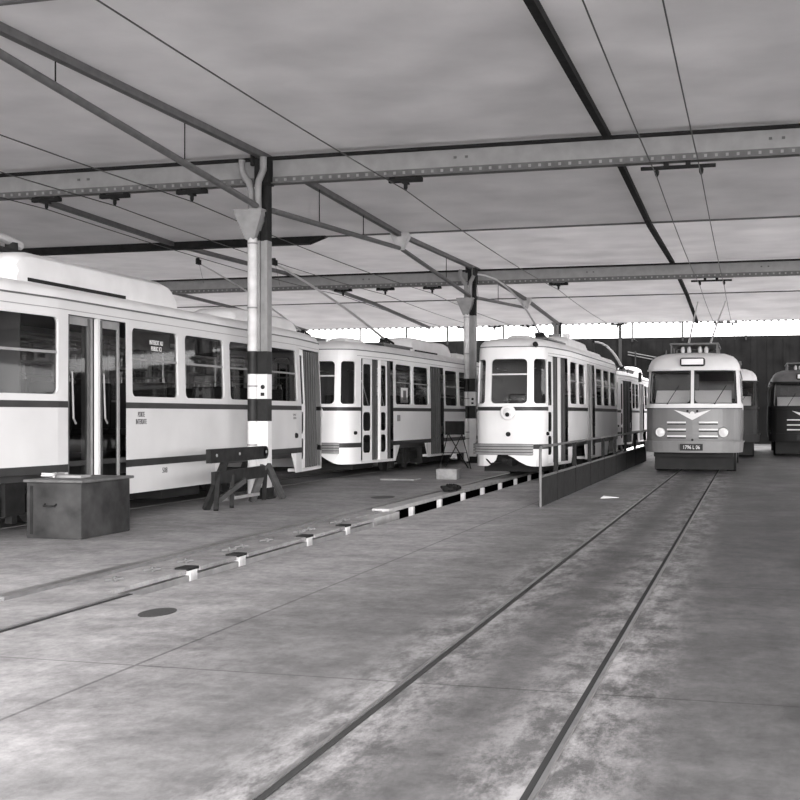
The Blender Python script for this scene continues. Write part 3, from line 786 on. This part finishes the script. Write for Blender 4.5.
    MB().tube([(p[0] - .03, p[1], p[2]), (p[0] + .045, p[1] - .01, p[2])], [.05, .04], 14).build('indicator_lamp', 'darksteel', t, smooth=True)
    MB().box(-.12, .1, -.12, .5, .34, .50).box(-.04, .04, -.32, -.1, .38, .46).tube([(-.55, .1, .5), (-.4, -.05, .38), (-.1, -.1, .42)], .02, 8).build('coupler', 'darksteel', t)
    MB().box(-.7, .7, .6, 2.0, .18, .60).build('underframe', 'black', t); MB().box(-.8, .8, 6.0, 7.4 if bog[1][0] < 8 else 9.0, .14, .60).build('underfloor_shade_box', 'black', t)  # black boxes added to close light gaps under the tram
    for a, c_ in bog: bogie(t, (a + c_) / 2)
    return t, sh

# --- tram beside the near column (its far end points away from the viewer)
win1 = [(1.0, 2.50), (4.56, 6.10), (6.37, 7.92), (8.18, 9.75), (10.02, 11.58)]
d1 = [dict(y0=2.75, y1=4.36, post=(3.575,), dark=((2.80, 3.52), (3.66, 4.30)), fold=(2.84, 3.40, 3.68, 3.74)),
      dict(y0=11.85, y1=13.5, post=(), white=((11.88, 12.30),), fold=(12.42, 12.60, 12.80, 13.0, 13.2, 13.38))]
t1, s1 = make_tram('cream tram nearest the viewer, cut by the left edge, steel bin standing before its doors',
                   (-10.0, 12.0, 0), 0, win1, d1, [(.9, 2.65), (7.5, 11.45)], paint=('dimwhite', 'dimpanel'))
hood(t1, 2.3, 7.05, 3.76, .55); hood(t1, 9.6, 12.9, 3.60, .5, slot=False, name='roof_vent')
MB().box(-.2, .2, 2.2, 3.2, 3.74, 3.80).tube([(0, 3.0, 3.8), (0, 3.0, 3.92)], .09, 12).build('pole_base', 'darksteel', t1)
MB().tube([(0, 3.2, 3.9), (0, 2.9, 3.95), (0, -3.5, 4.6)], [.07, .06, .03], 10).build('trolley_pole', 'silver', t1, smooth=True)
xs = 1.05
lettering('lettering', 'PORTE\nINTERDITE', .115, (1.052, 4.83, 1.47), (PI / 2, 0, PI / 2), 'ink', t1, .62)
lettering('car_number', '508', .12, (1.052, 5.61, .585), (PI / 2, 0, PI / 2), 'ink', t1)
lettering('lettering', 'VMC\n1000', .07, (1.052, 11.35, 1.48), (PI / 2, 0, PI / 2), 'redink', t1, 1.3)
lettering('lettering', 'INTERDIT AU\nPUBLIC ICI', .10, (1.0, 5.42, 2.60), (PI / 2, 0, PI / 2), 'whitepaint', t1, .75)
MB().box(.90, .92, 4.6, 6.05, 2.50, 2.80).build('blind_box', 'gap', t1)
MB().box(.90, .92, 6.42, 7.88, 2.52, 2.80).build('blind_box', 'gap', t1)
p = (1.05, 11.42, 1.08)
MB().tube([(1.04, 11.42, 1.08), (1.09, 11.42, 1.08)], [.06, .045], 14).build('indicator_lamp', 'darksteel', t1, smooth=True)

# --- middle tram, front towards the viewer
win2 = [(2.88, 4.26), (4.44, 5.86), (7.60, 8.95), (9.18, 10.5), (10.72, 11.6)]
d2 = [dict(y0=.72, y1=2.66, post=(1.83,), white=((.88, 1.44), (1.89, 2.36)), fold=(.78, 1.56, 1.70, 2.45, 2.57)),
      dict(y0=6.05, y1=7.40, post=(), dark=(), closed=False, fold=(6.15, 6.38, 6.58, 6.86, 7.08, 7.26), white=())]
t2, s2 = make_tram('middle cream tram between the near and second columns, poster in its window',
                   (-9.98, 27.5, 0), -R(2), win2, d2, [(2.85, 5.75), (11.0, 13.2)], paint=('liftedwhite', 'liftedwhite'))
hood(t2, 1.3, 2.9, 3.45, .24, slot=False, name='roof_vent'); hood(t2, 6.0, 10.1, 3.74, .5); hood(t2, 10.9, 12.9, 3.52, .45, slot=False, name='roof_vent')
trolley(t2, 5.1, 3.60, (-.1, -2.2, 4.85), .10, .03)
MB().box(1.0, 1.012, 3.42, 4.0, 1.82, 2.22).build('poster', 'paper', t2)
MB().box(1.012, 1.016, 3.6, 3.85, 1.9, 2.15).build('poster_print', 'steel', t2)
MB().box(1.05, 1.058, 2.98, 3.22, 1.34, 1.50).build('route_plate', 'midsteel', t2)

# --- tram above the pit
win3 = [(2.46, 3.60), (3.82, 4.96), (7.05, 8.40), (8.62, 9.98), (10.2, 11.5)]
d3 = [dict(y0=.50, y1=2.20, post=(1.5,), white=((.54, 1.02),), fold=(1.12, 1.30, 1.62, 1.80, 1.98, 2.12)),
      dict(y0=5.33, y1=6.70, closed=True)]
t3, s3 = make_tram('bright cream tram facing the viewer over the inspection pit, with round headlight',
                   (-5.35, 27.6, 0), -R(1), win3, d3, [(2.5, 5.0), (9.3, 11.6)])
hood(t3, 1.0, 2.4, 3.42, .24, slot=False, name='roof_vent'); hood(t3, 5.5, 9.2, 3.66, .48, slot=False); hood(t3, 9.6, 12.6, 3.50, .45, slot=False, name='roof_vent')
trolley(t3, 4.0, 3.60, (-.15, -2.6, 4.45), .38)
MB().tube([(.62, .15, 3.1), (.62, .02, 3.12)], [.05, .06], 12).build('marker_lamp', 'darksteel', t3)
MB().box(.1, .3, 6.8, 7.0, 3.6, 3.80).build('chimney_vent', 'roofpaint', t3)

# --- tram behind it
win4 = [(3.6, 4.7), (4.9, 6.0), (8.6, 9.9), (10.1, 11.4)]
d4 = [dict(y0=.9, y1=3.3, post=(), white=((.95, 1.5),), fold=(1.7, 2.0, 2.15, 2.5, 2.7, 3.0, 3.15)), dict(y0=6.3, y1=8.3, closed=True)]
t4, s4 = make_tram('cream tram farthest away, mostly hidden behind the bright front-facing tram',
                   (-5.85, 48.0, 0), -R(1), win4, d4, [(3.4, 5.8), (9.3, 11.6)])
hood(t4, 1.2, 2.7, 3.5, .3, slot=False, name='roof_vent'); hood(t4, 10.4, 13.2, 3.80, .48)
trolley(t4, 8.6, 3.72, (.3, -2.6, 4.2), .30, .045)

# --- tram on the track behind the nearest one
t5, s5 = make_tram('cream tram seen only through the windows of the nearest tram at left',
                   (-12.95, 13.5, 0), 0, [(2.6, 4.1), (4.3, 5.8), (8.0, 9.5), (9.7, 11.2)],
                   [dict(y0=.72, y1=2.3, white=((.9, 1.4),), fold=(1.6, 1.8, 2.0)), dict(y0=6.1, y1=7.6, fold=(6.3, 6.5, 6.9, 7.2))], [(2.8, 5.2), (9.2, 11.2)])
t6, s6 = make_tram('hidden cream tram whose raised trolley pole shows above the nearest tram',
                   (-12.95, 29.5, 0), 0, [(2.6, 4.1), (4.3, 5.8), (8.0, 9.5), (9.7, 11.2)],
                   [dict(y0=.72, y1=2.3, white=((.9, 1.4),), fold=(1.6, 1.8, 2.0)), dict(y0=6.1, y1=7.6, fold=(6.3, 6.5, 6.9, 7.2))], [(2.8, 5.2), (9.2, 11.2)])
hood(t6, 6.0, 10.1, 3.74, .5)
trolley(t6, 4.9, 4.0, (0, -2.2, 5.2), .1)

# ------------------------------------------------------------------ trolleybuses
def bus_half(L, W):
    f_ = [(0, 0), (.2, .006), (.35, .02), (.5, .042), (.62, .065), (.74, .098), (.84, .137), (.93, .185), (1.01, .24), (W - .14, .305), (W - .09, .38), (W - .05, .46), (W - .02, .57), (W, .72)]
    return f_ + [(W, L - .3), (W - .1, L - .08), (W - .35, L), (0, L)]
def make_bus(label, loc, rz=0, poles=True, dark=False, L=10.5, detail=True):
    t = thing('trolleybus', label, 'trolleybus', loc, rz)
    W = 1.19
    prof = [(.54, .03, .03), (.9, 0, 0), (1.7, 0, 0), (2.64, .04, .16), (2.66, .04, .16)]
    sh = Shell(bus_half(L, W), prof, L, W)
    def col(u, z):
        if dark: return 1 if z > 5 else 4
        if z > 5: return 1
        if 1.66 < z < 1.765: return 2
        if z > 1.765: return 2 if not dark else 0
        if z < .82: return 3
        return 0
    ops = []
    for a, c_ in ((sh.ux(-1.10), sh.ux(-.03)), (sh.ux(.03), sh.ux(1.10))): ops.append((a, c_, 1.78, 2.645, 'win', .022, .10))
    sides = [(1.0 + 1.3 * i, 2.15 + 1.3 * i) for i in range(7)]
    for sd_ in (1, -1):
        for a, c_ in sides:
            u = sorted((sh.uy(a, sd_), sh.uy(c_, sd_))); ops.append((u[0], u[1], 1.8, 2.6, 'win', .04, .08))
    for sd_ in (1, -1):
        for a, c_ in ((1.6, 2.8), (7.2, 8.4)):
            u = sorted((sh.uy(a, sd_), sh.uy(c_, sd_))); ops.append((u[0], u[1], .54, 1.0, 'arch'))
    roof = [(2.66, -.02, -.03), (2.70, -.015, -.02), (2.80, 0, .02), (2.92, .05, .12), (3.02, .14, .28), (3.09, .30, .5), (3.13, .55, .9), (3.15, .995, 1.6)]
    sh.body(ops, .54, 2.66, col, roof, ['busgrey', 'steel' if not detail and poles is None else 'roofpaint', 'roofpaint', 'busgreylight', 'busdark'], t, zcuts=(.82, 1.66, 1.765))
    for o_ in ops:
        if o_[4] == 'win':
            m = o_[5]; b = MB(); sh.patch(b, o_[0] + m - .01, o_[1] - m + .01, o_[2] + m - .01, o_[3] - m + .01, .03)
            nm = b.build('windscreen' if o_[3] > 2.62 else 'window', 'screen' if o_[3] > 2.62 else 'glass', t)
    b = MB()
    for x0, x1 in ((-1.10, -.03), (.03, 1.10)):
        sh.hole_ring(b, sh.ux(x0) + .012, sh.ux(x1) - .012, 1.79, 2.635, .02, .10, 0, .02, -.008)
    b.build('windscreen_seal', 'black', t)
    # bumper band, belt moulding
    b = MB(); sh.solid(b, sh.uy(1.2, -1), sh.uy(1.2), .55, .815, -.07, .0, du=.15); sh.solid(b, sh.uy(1.2, -1), sh.uy(1.2), .80, .83, -.09, .0, du=.15)
    o = b.build('bumper', 'busdark' if dark else 'busgreylight', t)
    MB().box(-1.0, 1.0, .95, 1.05, .08, .56).build('under_nose_shade', 'black', t)  # black sheet added in place of the shade under the nose
    b = MB(); sh.solid(b, sh.uy(.7, -1), sh.uy(.7), 1.69, 1.76, -.045, .0, du=.15); b.build('belt_moulding', 'busdark' if dark else 'roofpaint', t)
    b = MB(); sh.solid(b, sh.uy(.7, -1), sh.uy(.7), 1.655, 1.675, -.03, .0, du=.15); b.build('belt_shadow_strip', 'darksteel', t)
    b = MB(); sh.solid(b, sh.uy(.9, -1), sh.uy(.9), 2.64, 2.675, -.05, .0, du=.15); b.build('visor_ledge', 'busdark' if dark else 'roofpaint', t)
    # dark number plate and digits
    o = MB().box(-.30, .26, -.105, -.068, .60, .77).build('number_plate', 'blackpaint', t)
    if detail: lettering('plate_digits', '1796 L 06', .135, (-.02, -.108, .64), (PI / 2, 0, 0), 'whitepaint', o, .78)
    # grille bars
    for sx in (-1, 1):
        for z in (1.31, 1.13, .96):
            x0, x1 = sorted((sx * .16, sx * .62)); u0, u1 = sh.ux(x0), sh.ux(x1)
            b = MB(); sh.solid(b, u0, u1, z - .02, z + .022, -.045, .0, du=.1); sh.solid(b, u0, u1, z - .055, z - .022, -.012, .0, mi=1, du=.1)
            b.build('grille_bar', ['whitepaint', 'darksteel'], t)
    # chevron badge
    b = MB(); 
    def chev(pts, z_): return pts
    P = [(-.46, 1.63), (-.10, 1.55), (0, 1.50), (.10, 1.55), (.46, 1.63), (.15, 1.45), (0, 1.37), (-.15, 1.45)]
    def fy(x): return sh.S(sh.ux(x), 1.5)[1]
    b.add([(x, fy(x) - .03, z) for x, z in P] + [(x, fy(x) + .01, z) for x, z in P], [tuple(range(8)), tuple(range(8, 16))[::-1]] + [(i, (i + 1) % 8, 8 + (i + 1) % 8, 8 + i) for i in range(8)])
    b.tube([(0, -.04, 1.53), (0, -.01, 1.53)], .06, 16)
    b.build('chevron_badge', 'whitepaint', t)
    MB().tube([(-.12, -.02, 1.60), (-.12, .03, 1.60)], .03, 10).tube([(.12, -.02, 1.60), (.12, .03, 1.60)], .03, 10).tube([(0, -.02, .87), (0, .02, .87)], .03, 10).build('badge_stud', 'darksteel', t)
    # headlights
    for x in (-.80, .76) if detail else ():
        y = fy(x)
        o = MB().tube([(x, y + .05, 1.06), (x, y - .06, 1.06), (x, y - .10, 1.06)], [.13, .13, .11], 20).build('headlight', 'chrome', t, smooth=True)
        MB().tube([(x, y - .095, 1.06), (x, y - .125, 1.06)], [.105, .05], 20).build('lens', 'lens', o, smooth=True)
    # destination box
    def f2(x): return .20
    b = MB().box(-.31, .31, .02, .5, 2.74, 2.96); o = b.build('destination_box', 'blackpaint', t, bevel=.06)
    MB().box(-.27, .27, .008, .022, 2.78, 2.925).build('destination_blind', 'paper', o, bevel=.005)
    # wipers, mirrors
    for x in (-.62, .55): MB().tube([(x, -.0, 1.79), (x + .28, .12, 2.25)], .009, 6).tube([(x, -.03, 1.79), (x, .06, 1.79)], .02, 8).build('wiper', 'darksteel', t)
    MB().tube([(-1.1, .3, 2.5), (-1.32, .15, 2.55)], .012, 6).box(-1.36, -1.28, .12, .16, 2.35, 2.6).build('mirror', 'darksteel', t)
    # interior
    MB().box(-1.1, 1.1, .5, L - .3, .85, .95).build('cabin_floor', 'interior', t)
    MB().box(-1.05, 1.05, .8, L - .4, 2.62, 2.65).build('cabin_ceiling', 'interior', t)
    MB().box(-1.0, 1.0, .25, .6, .95, 1.72).hexa([(-.95, .32, 1.74), (.95, .32, 1.74), (.95, .9, 1.76), (-.95, .9, 1.76), (-.95, .34, 1.78), (.95, .34, 1.78), (.95, .9, 2.14), (-.95, .9, 2.14)]).build('dashboard_and_reflection', 'white', t)  # raised white top imitates the bright reflection in the windscreen
    MB().tube([(-.55 + .2 * math.cos(a * PI / 8), .72 + .05 * math.sin(a * PI / 8), 1.86 + .17 * math.sin(a * PI / 8)) for a in range(17)], .014, 6, cap=False).build('steering_wheel', 'black', t)
    MB().box(-.8, -.3, 1.3, 1.4, .95, 2.1).box(-.8, -.3, .95, 1.4, 1.3, 1.4).build('driver_seat', 'seat', t, bevel=.04)
    MB().box(-1.05, .1, 1.7, 1.74, .95, 2.6).build('cab_partition', 'interior', t)
    for y in (3, 4.2, 5.4, 6.6, 7.8):
        for x in (-.65, .65):
            MB().box(x - .4, x + .4, y, y + .08, 1.2, 1.95).box(x - .4, x + .4, y - .4, y + .05, 1.2, 1.3).build('seat', 'seat', t, bevel=.03)
    MB().box(-1.0, 1.0, .6, L - .4, .42, .85).build('underframe', 'black', t)
    for y in (2.2, 7.8):
        for x in (-.93, .93):
            o = MB().tube([(x - .12, y, .47), (x + .12, y, .47)], .47, 28).build('wheel', 'black', t, smooth=True)
            MB().tube([(x - .13, y, .47), (x + .13, y, .47)], .24, 20).build('hub', 'steel', o, smooth=True)
    # roof platform with insulators
    b = MB().box(-.62, .62, .95, 3.6, 3.34, 3.38)
    for x in (-.6, .56):
        for y in (1.0, 2.2, 3.4): b.box(x, x + .04, y, y + .04, 3.05, 3.36)
    b.build('roof_platform', 'steel', t)
    for x in (-.30, -.14, .14, .30): MB().tube([(x, 1.3, 3.10), (x, 1.3, 3.18), (x, 1.3, 3.24), (x, 1.3, 3.3)], [.03, .055, .055, .03], 12).build('insulator', 'pipe', t, smooth=True)
    if poles:
        for x in (-.3, .3):
            MB().box(x - .1, x + .1, 3.9, 4.5, 3.36, 3.5).build('pole_base', 'darksteel', t)
            o = MB().tube([(x, 4.2, 3.5), (x + (.04 if x < 0 else .33) * .5, 7.2, 4.45), (x + (.04 if x < 0 else .33), 9.6, 5.22)], [.03, .026, .02], 8).build('trolley_pole', 'silver', t, smooth=True)
    return t
make_bus('grey and cream trolleybus facing the viewer at right, chevron badge on its front', (-1.43, 31.8, 0))
make_bus('dark trolleybus cut off by the right edge, beyond the front-facing one', (1.86, 45.5, .015), poles=None, dark=True, detail=False)
make_bus('trolleybus parked behind the grey and cream one, only one edge showing', (-.95, 43.6, .015), poles=False, dark=True, detail=False)

# racked poles on the dark building
t = thing('spare_poles', 'pair of pale spare trolley poles racked on the dark wall behind the tram roofs', 'poles', (-6.2, 65.75, 4.7))
for dz in (0, -.14): MB().tube([(-.1, 0, dz + .15), (2.3, 0, dz - .35)], .03, 8).build('pole', 'greyband', t)
for x in (.3, 1.9): MB().box(x - .03, x + .03, -.06, .2, -.6, .2).build('bracket', 'darksteel', t)

# ================================================================== LOOSE THINGS
# walkway barrier beside the pit tram
t = thing('walkway_barrier', 'long steel barrier with dark panels and top handrail beside the inspection pit tram', 'barrier', (-3.3, 19.76, 0))
BL = 20.8
b = MB()
for i in range(8):
    y0 = i * BL / 8; MB().box(-.012, .012, y0 + .01, y0 + BL / 8 - .01, .0, .49).build('panel', 'darksteel', t)
MB().tube([(0, 0, .49), (0, BL, .49)], .022, 8).build('mid_rail', 'steel', t)
MB().tube([(0, 0, 0), (0, 0, .9), (0, .03, .96), (0, .1, .98), (0, BL, .98)], .024, 10).build('hand_rail', 'steel', t, smooth=True)
for y in (1.75, 4.1, 6.4, 8.9, 11.5, 14.2, 17, 20.6): MB().box(-.05, .02, y - .035, y + .035, 0, .97).build('post', 'darksteel', t)

# steel bin
t = thing('tool_bin', 'dark worn steel bin with overhanging lid standing before the nearest tram doors', 'bin', (-8.13, 13.65, 0))
MB().box(-.36, .39, -.6, .6, .0, .68).build('bin_body', 'bin', t, bevel=.012)
MB().box(-.39, .42, -.63, .66, .68, .715).build('lid', 'binlid', t, bevel=.008)
MB().tube([(-.1, -.6, .42), (-.1, -.64, .40), (.05, -.64, .40), (.05, -.6, .42)], .012, 8).build('handle', 'darksteel', t)
MB().box(-.31, -.27, -.606, -.6, .05, .64).build('strap', 'darksteel', t)
o = MB().box(-.22, .22, -.12, .12, 0, .03).box(-.2, -.14, -.1, .1, .03, .06).build('scrap_plate', 'midsteel'); o.location = (-8.22, 13.6, .717)
tag(o, 'small flat metal plate lying on the lid of the steel bin', 'plate')
o = MB().tube([(.08 * math.cos(a), .06 * math.sin(a), .02 + .004 * a) for a in [i * .5 for i in range(20)]], .012, 6).build('wire_coil', 'pipe'); o.location = (-8.35, 13.3, .717)
tag(o, 'little loop of pale wire on the left end of the bin lid', 'wire')

# timber trestle at the near column
t = thing('timber_trestle', 'dark timber trestle barrier with sloping legs around the foot of the near column', 'trestle', (-8.16, 17.55, 0))
MB().box(-.05, .04, .0, 2.25, .74, .96).tube([(-.05, 2.25, .85), (.04, 2.25, .85)], .11, 16).build('top_beam', 'darkwood', t)
MB().beam((0, .15, .5), (0, 2.3, .52), .06, .2).build('middle_beam', 'darkwood', t)
MB().beam((0, .4, .14), (0, 2.0, .14), .05, .05).build('low_rail', 'midsteel', t)
for a, c_, m_ in (((0, .62, .76), (-.1, .10, .0), 'darkwood'), ((0, .35, .55), (.12, .0, .0), 'darkwood'), ((0, .9, .5), (.1, .65, 0), 'darkwood'),
                  ((.0, 2.25, .62), (-.12, 2.0, .0), 'wood'), ((.03, 2.35, .62), (.12, 2.85, .0), 'wood'), ((.03, 2.25, .55), (-.15, 2.6, .0), 'darkwood')):
    MB().beam(a, c_, .07, .12).build('leg', m_, t)
MB().beam((.05, .1, .1), (.1, 1.2, .42), .04, .08).build('brace', 'wood', t)
for y in (.2, 1.1, 2.25): MB().tube([(-.06, y, .86), (.055, y, .86)], .025, 8).build('bolt', 'midsteel', t)

# folding easel
t = thing('folding_easel', 'thin-legged folding stand with a small dark board near the second column', 'stand', (-7.95, 33.2, 0), R(8))
MB().box(-.27, .27, -.012, .012, .95, 1.33).build('board', 'darksteel', t)
for a, c_ in (((-.2, .0, .95), (-.42, -.1, .0)), ((.2, 0, .95), (.46, -.12, 0)), ((.22, .02, 1.0), (-.32, .35, 0)), ((-.2, .02, 1.0), (.34, .4, 0))):
    MB().tube([a, c_], .014, 6).build('leg', 'darksteel', t)
MB().tube([(-.3, -.05, .45), (.33, -.05, .45)], .01, 6).build('stretcher', 'darksteel', t)

o = MB().box(-.24, .24, -.42, .42, 0, .24).build('timber_block', 'block', bevel=.01); o.location = (-6.85, 28.0, 0); o.rotation_euler = (0, 0, R(6))
tag(o, 'squat timber block lying on the floor in front of the second column', 'block')
o = MB().box(-.75, .05, -.3, .3, 0, .03).build('floor_board', 'block'); o.location = (-7.45, 27.2, 0)
tag(o, 'thin pale board lying flat beside the squat timber block', 'board')
# hose by the pit
b = MB(); pts = []
for i in range(60):
    a = i * .45; pts.append((-5.58 + .15 * math.cos(a) + .02 * math.sin(3 * a), 22.9 + .5 * math.sin(a * .9) , .075 + .012 * (i % 5)))
tag(MB().tube(pts, .028, 8).build('coiled_hose', 'darksteel'), 'tangled dark hose lying on the pit edge ahead of the front-facing tram', 'hose')
# paper scrap, patches
o = MB().add([(0, 0, 0), (.28, .03, .015), (.3, .25, .0), (.03, .22, .03), (0, 0, .008), (.28, .03, .023), (.3, .25, .008), (.03, .22, .038)], [(0, 3, 2, 1), (4, 5, 6, 7), (0, 1, 5, 4), (1, 2, 6, 5), (2, 3, 7, 6), (3, 0, 4, 7)]).build('paper_scrap', 'paper'); o.location = (-2.6, 22.1, .0)
tag(o, 'scrap of white paper on the floor beside the walkway barrier', 'paper')
for x, y, rx, ry, l in ((-4.33, 8.40, .12, .22, 'dark oval cover in the floor at the bottom left of the picture'), (-6.45, 21.3, .2, .38, 'dark oval cover in the floor right of the near column')):
    o = MB().tube([(0, 0, -.004), (0, 0, .004)], 1, 24).build('floor_cover', 'patch'); o.scale = (rx, ry, 1); o.location = (x, y, 0)
    tag(o, l, 'floor cover')
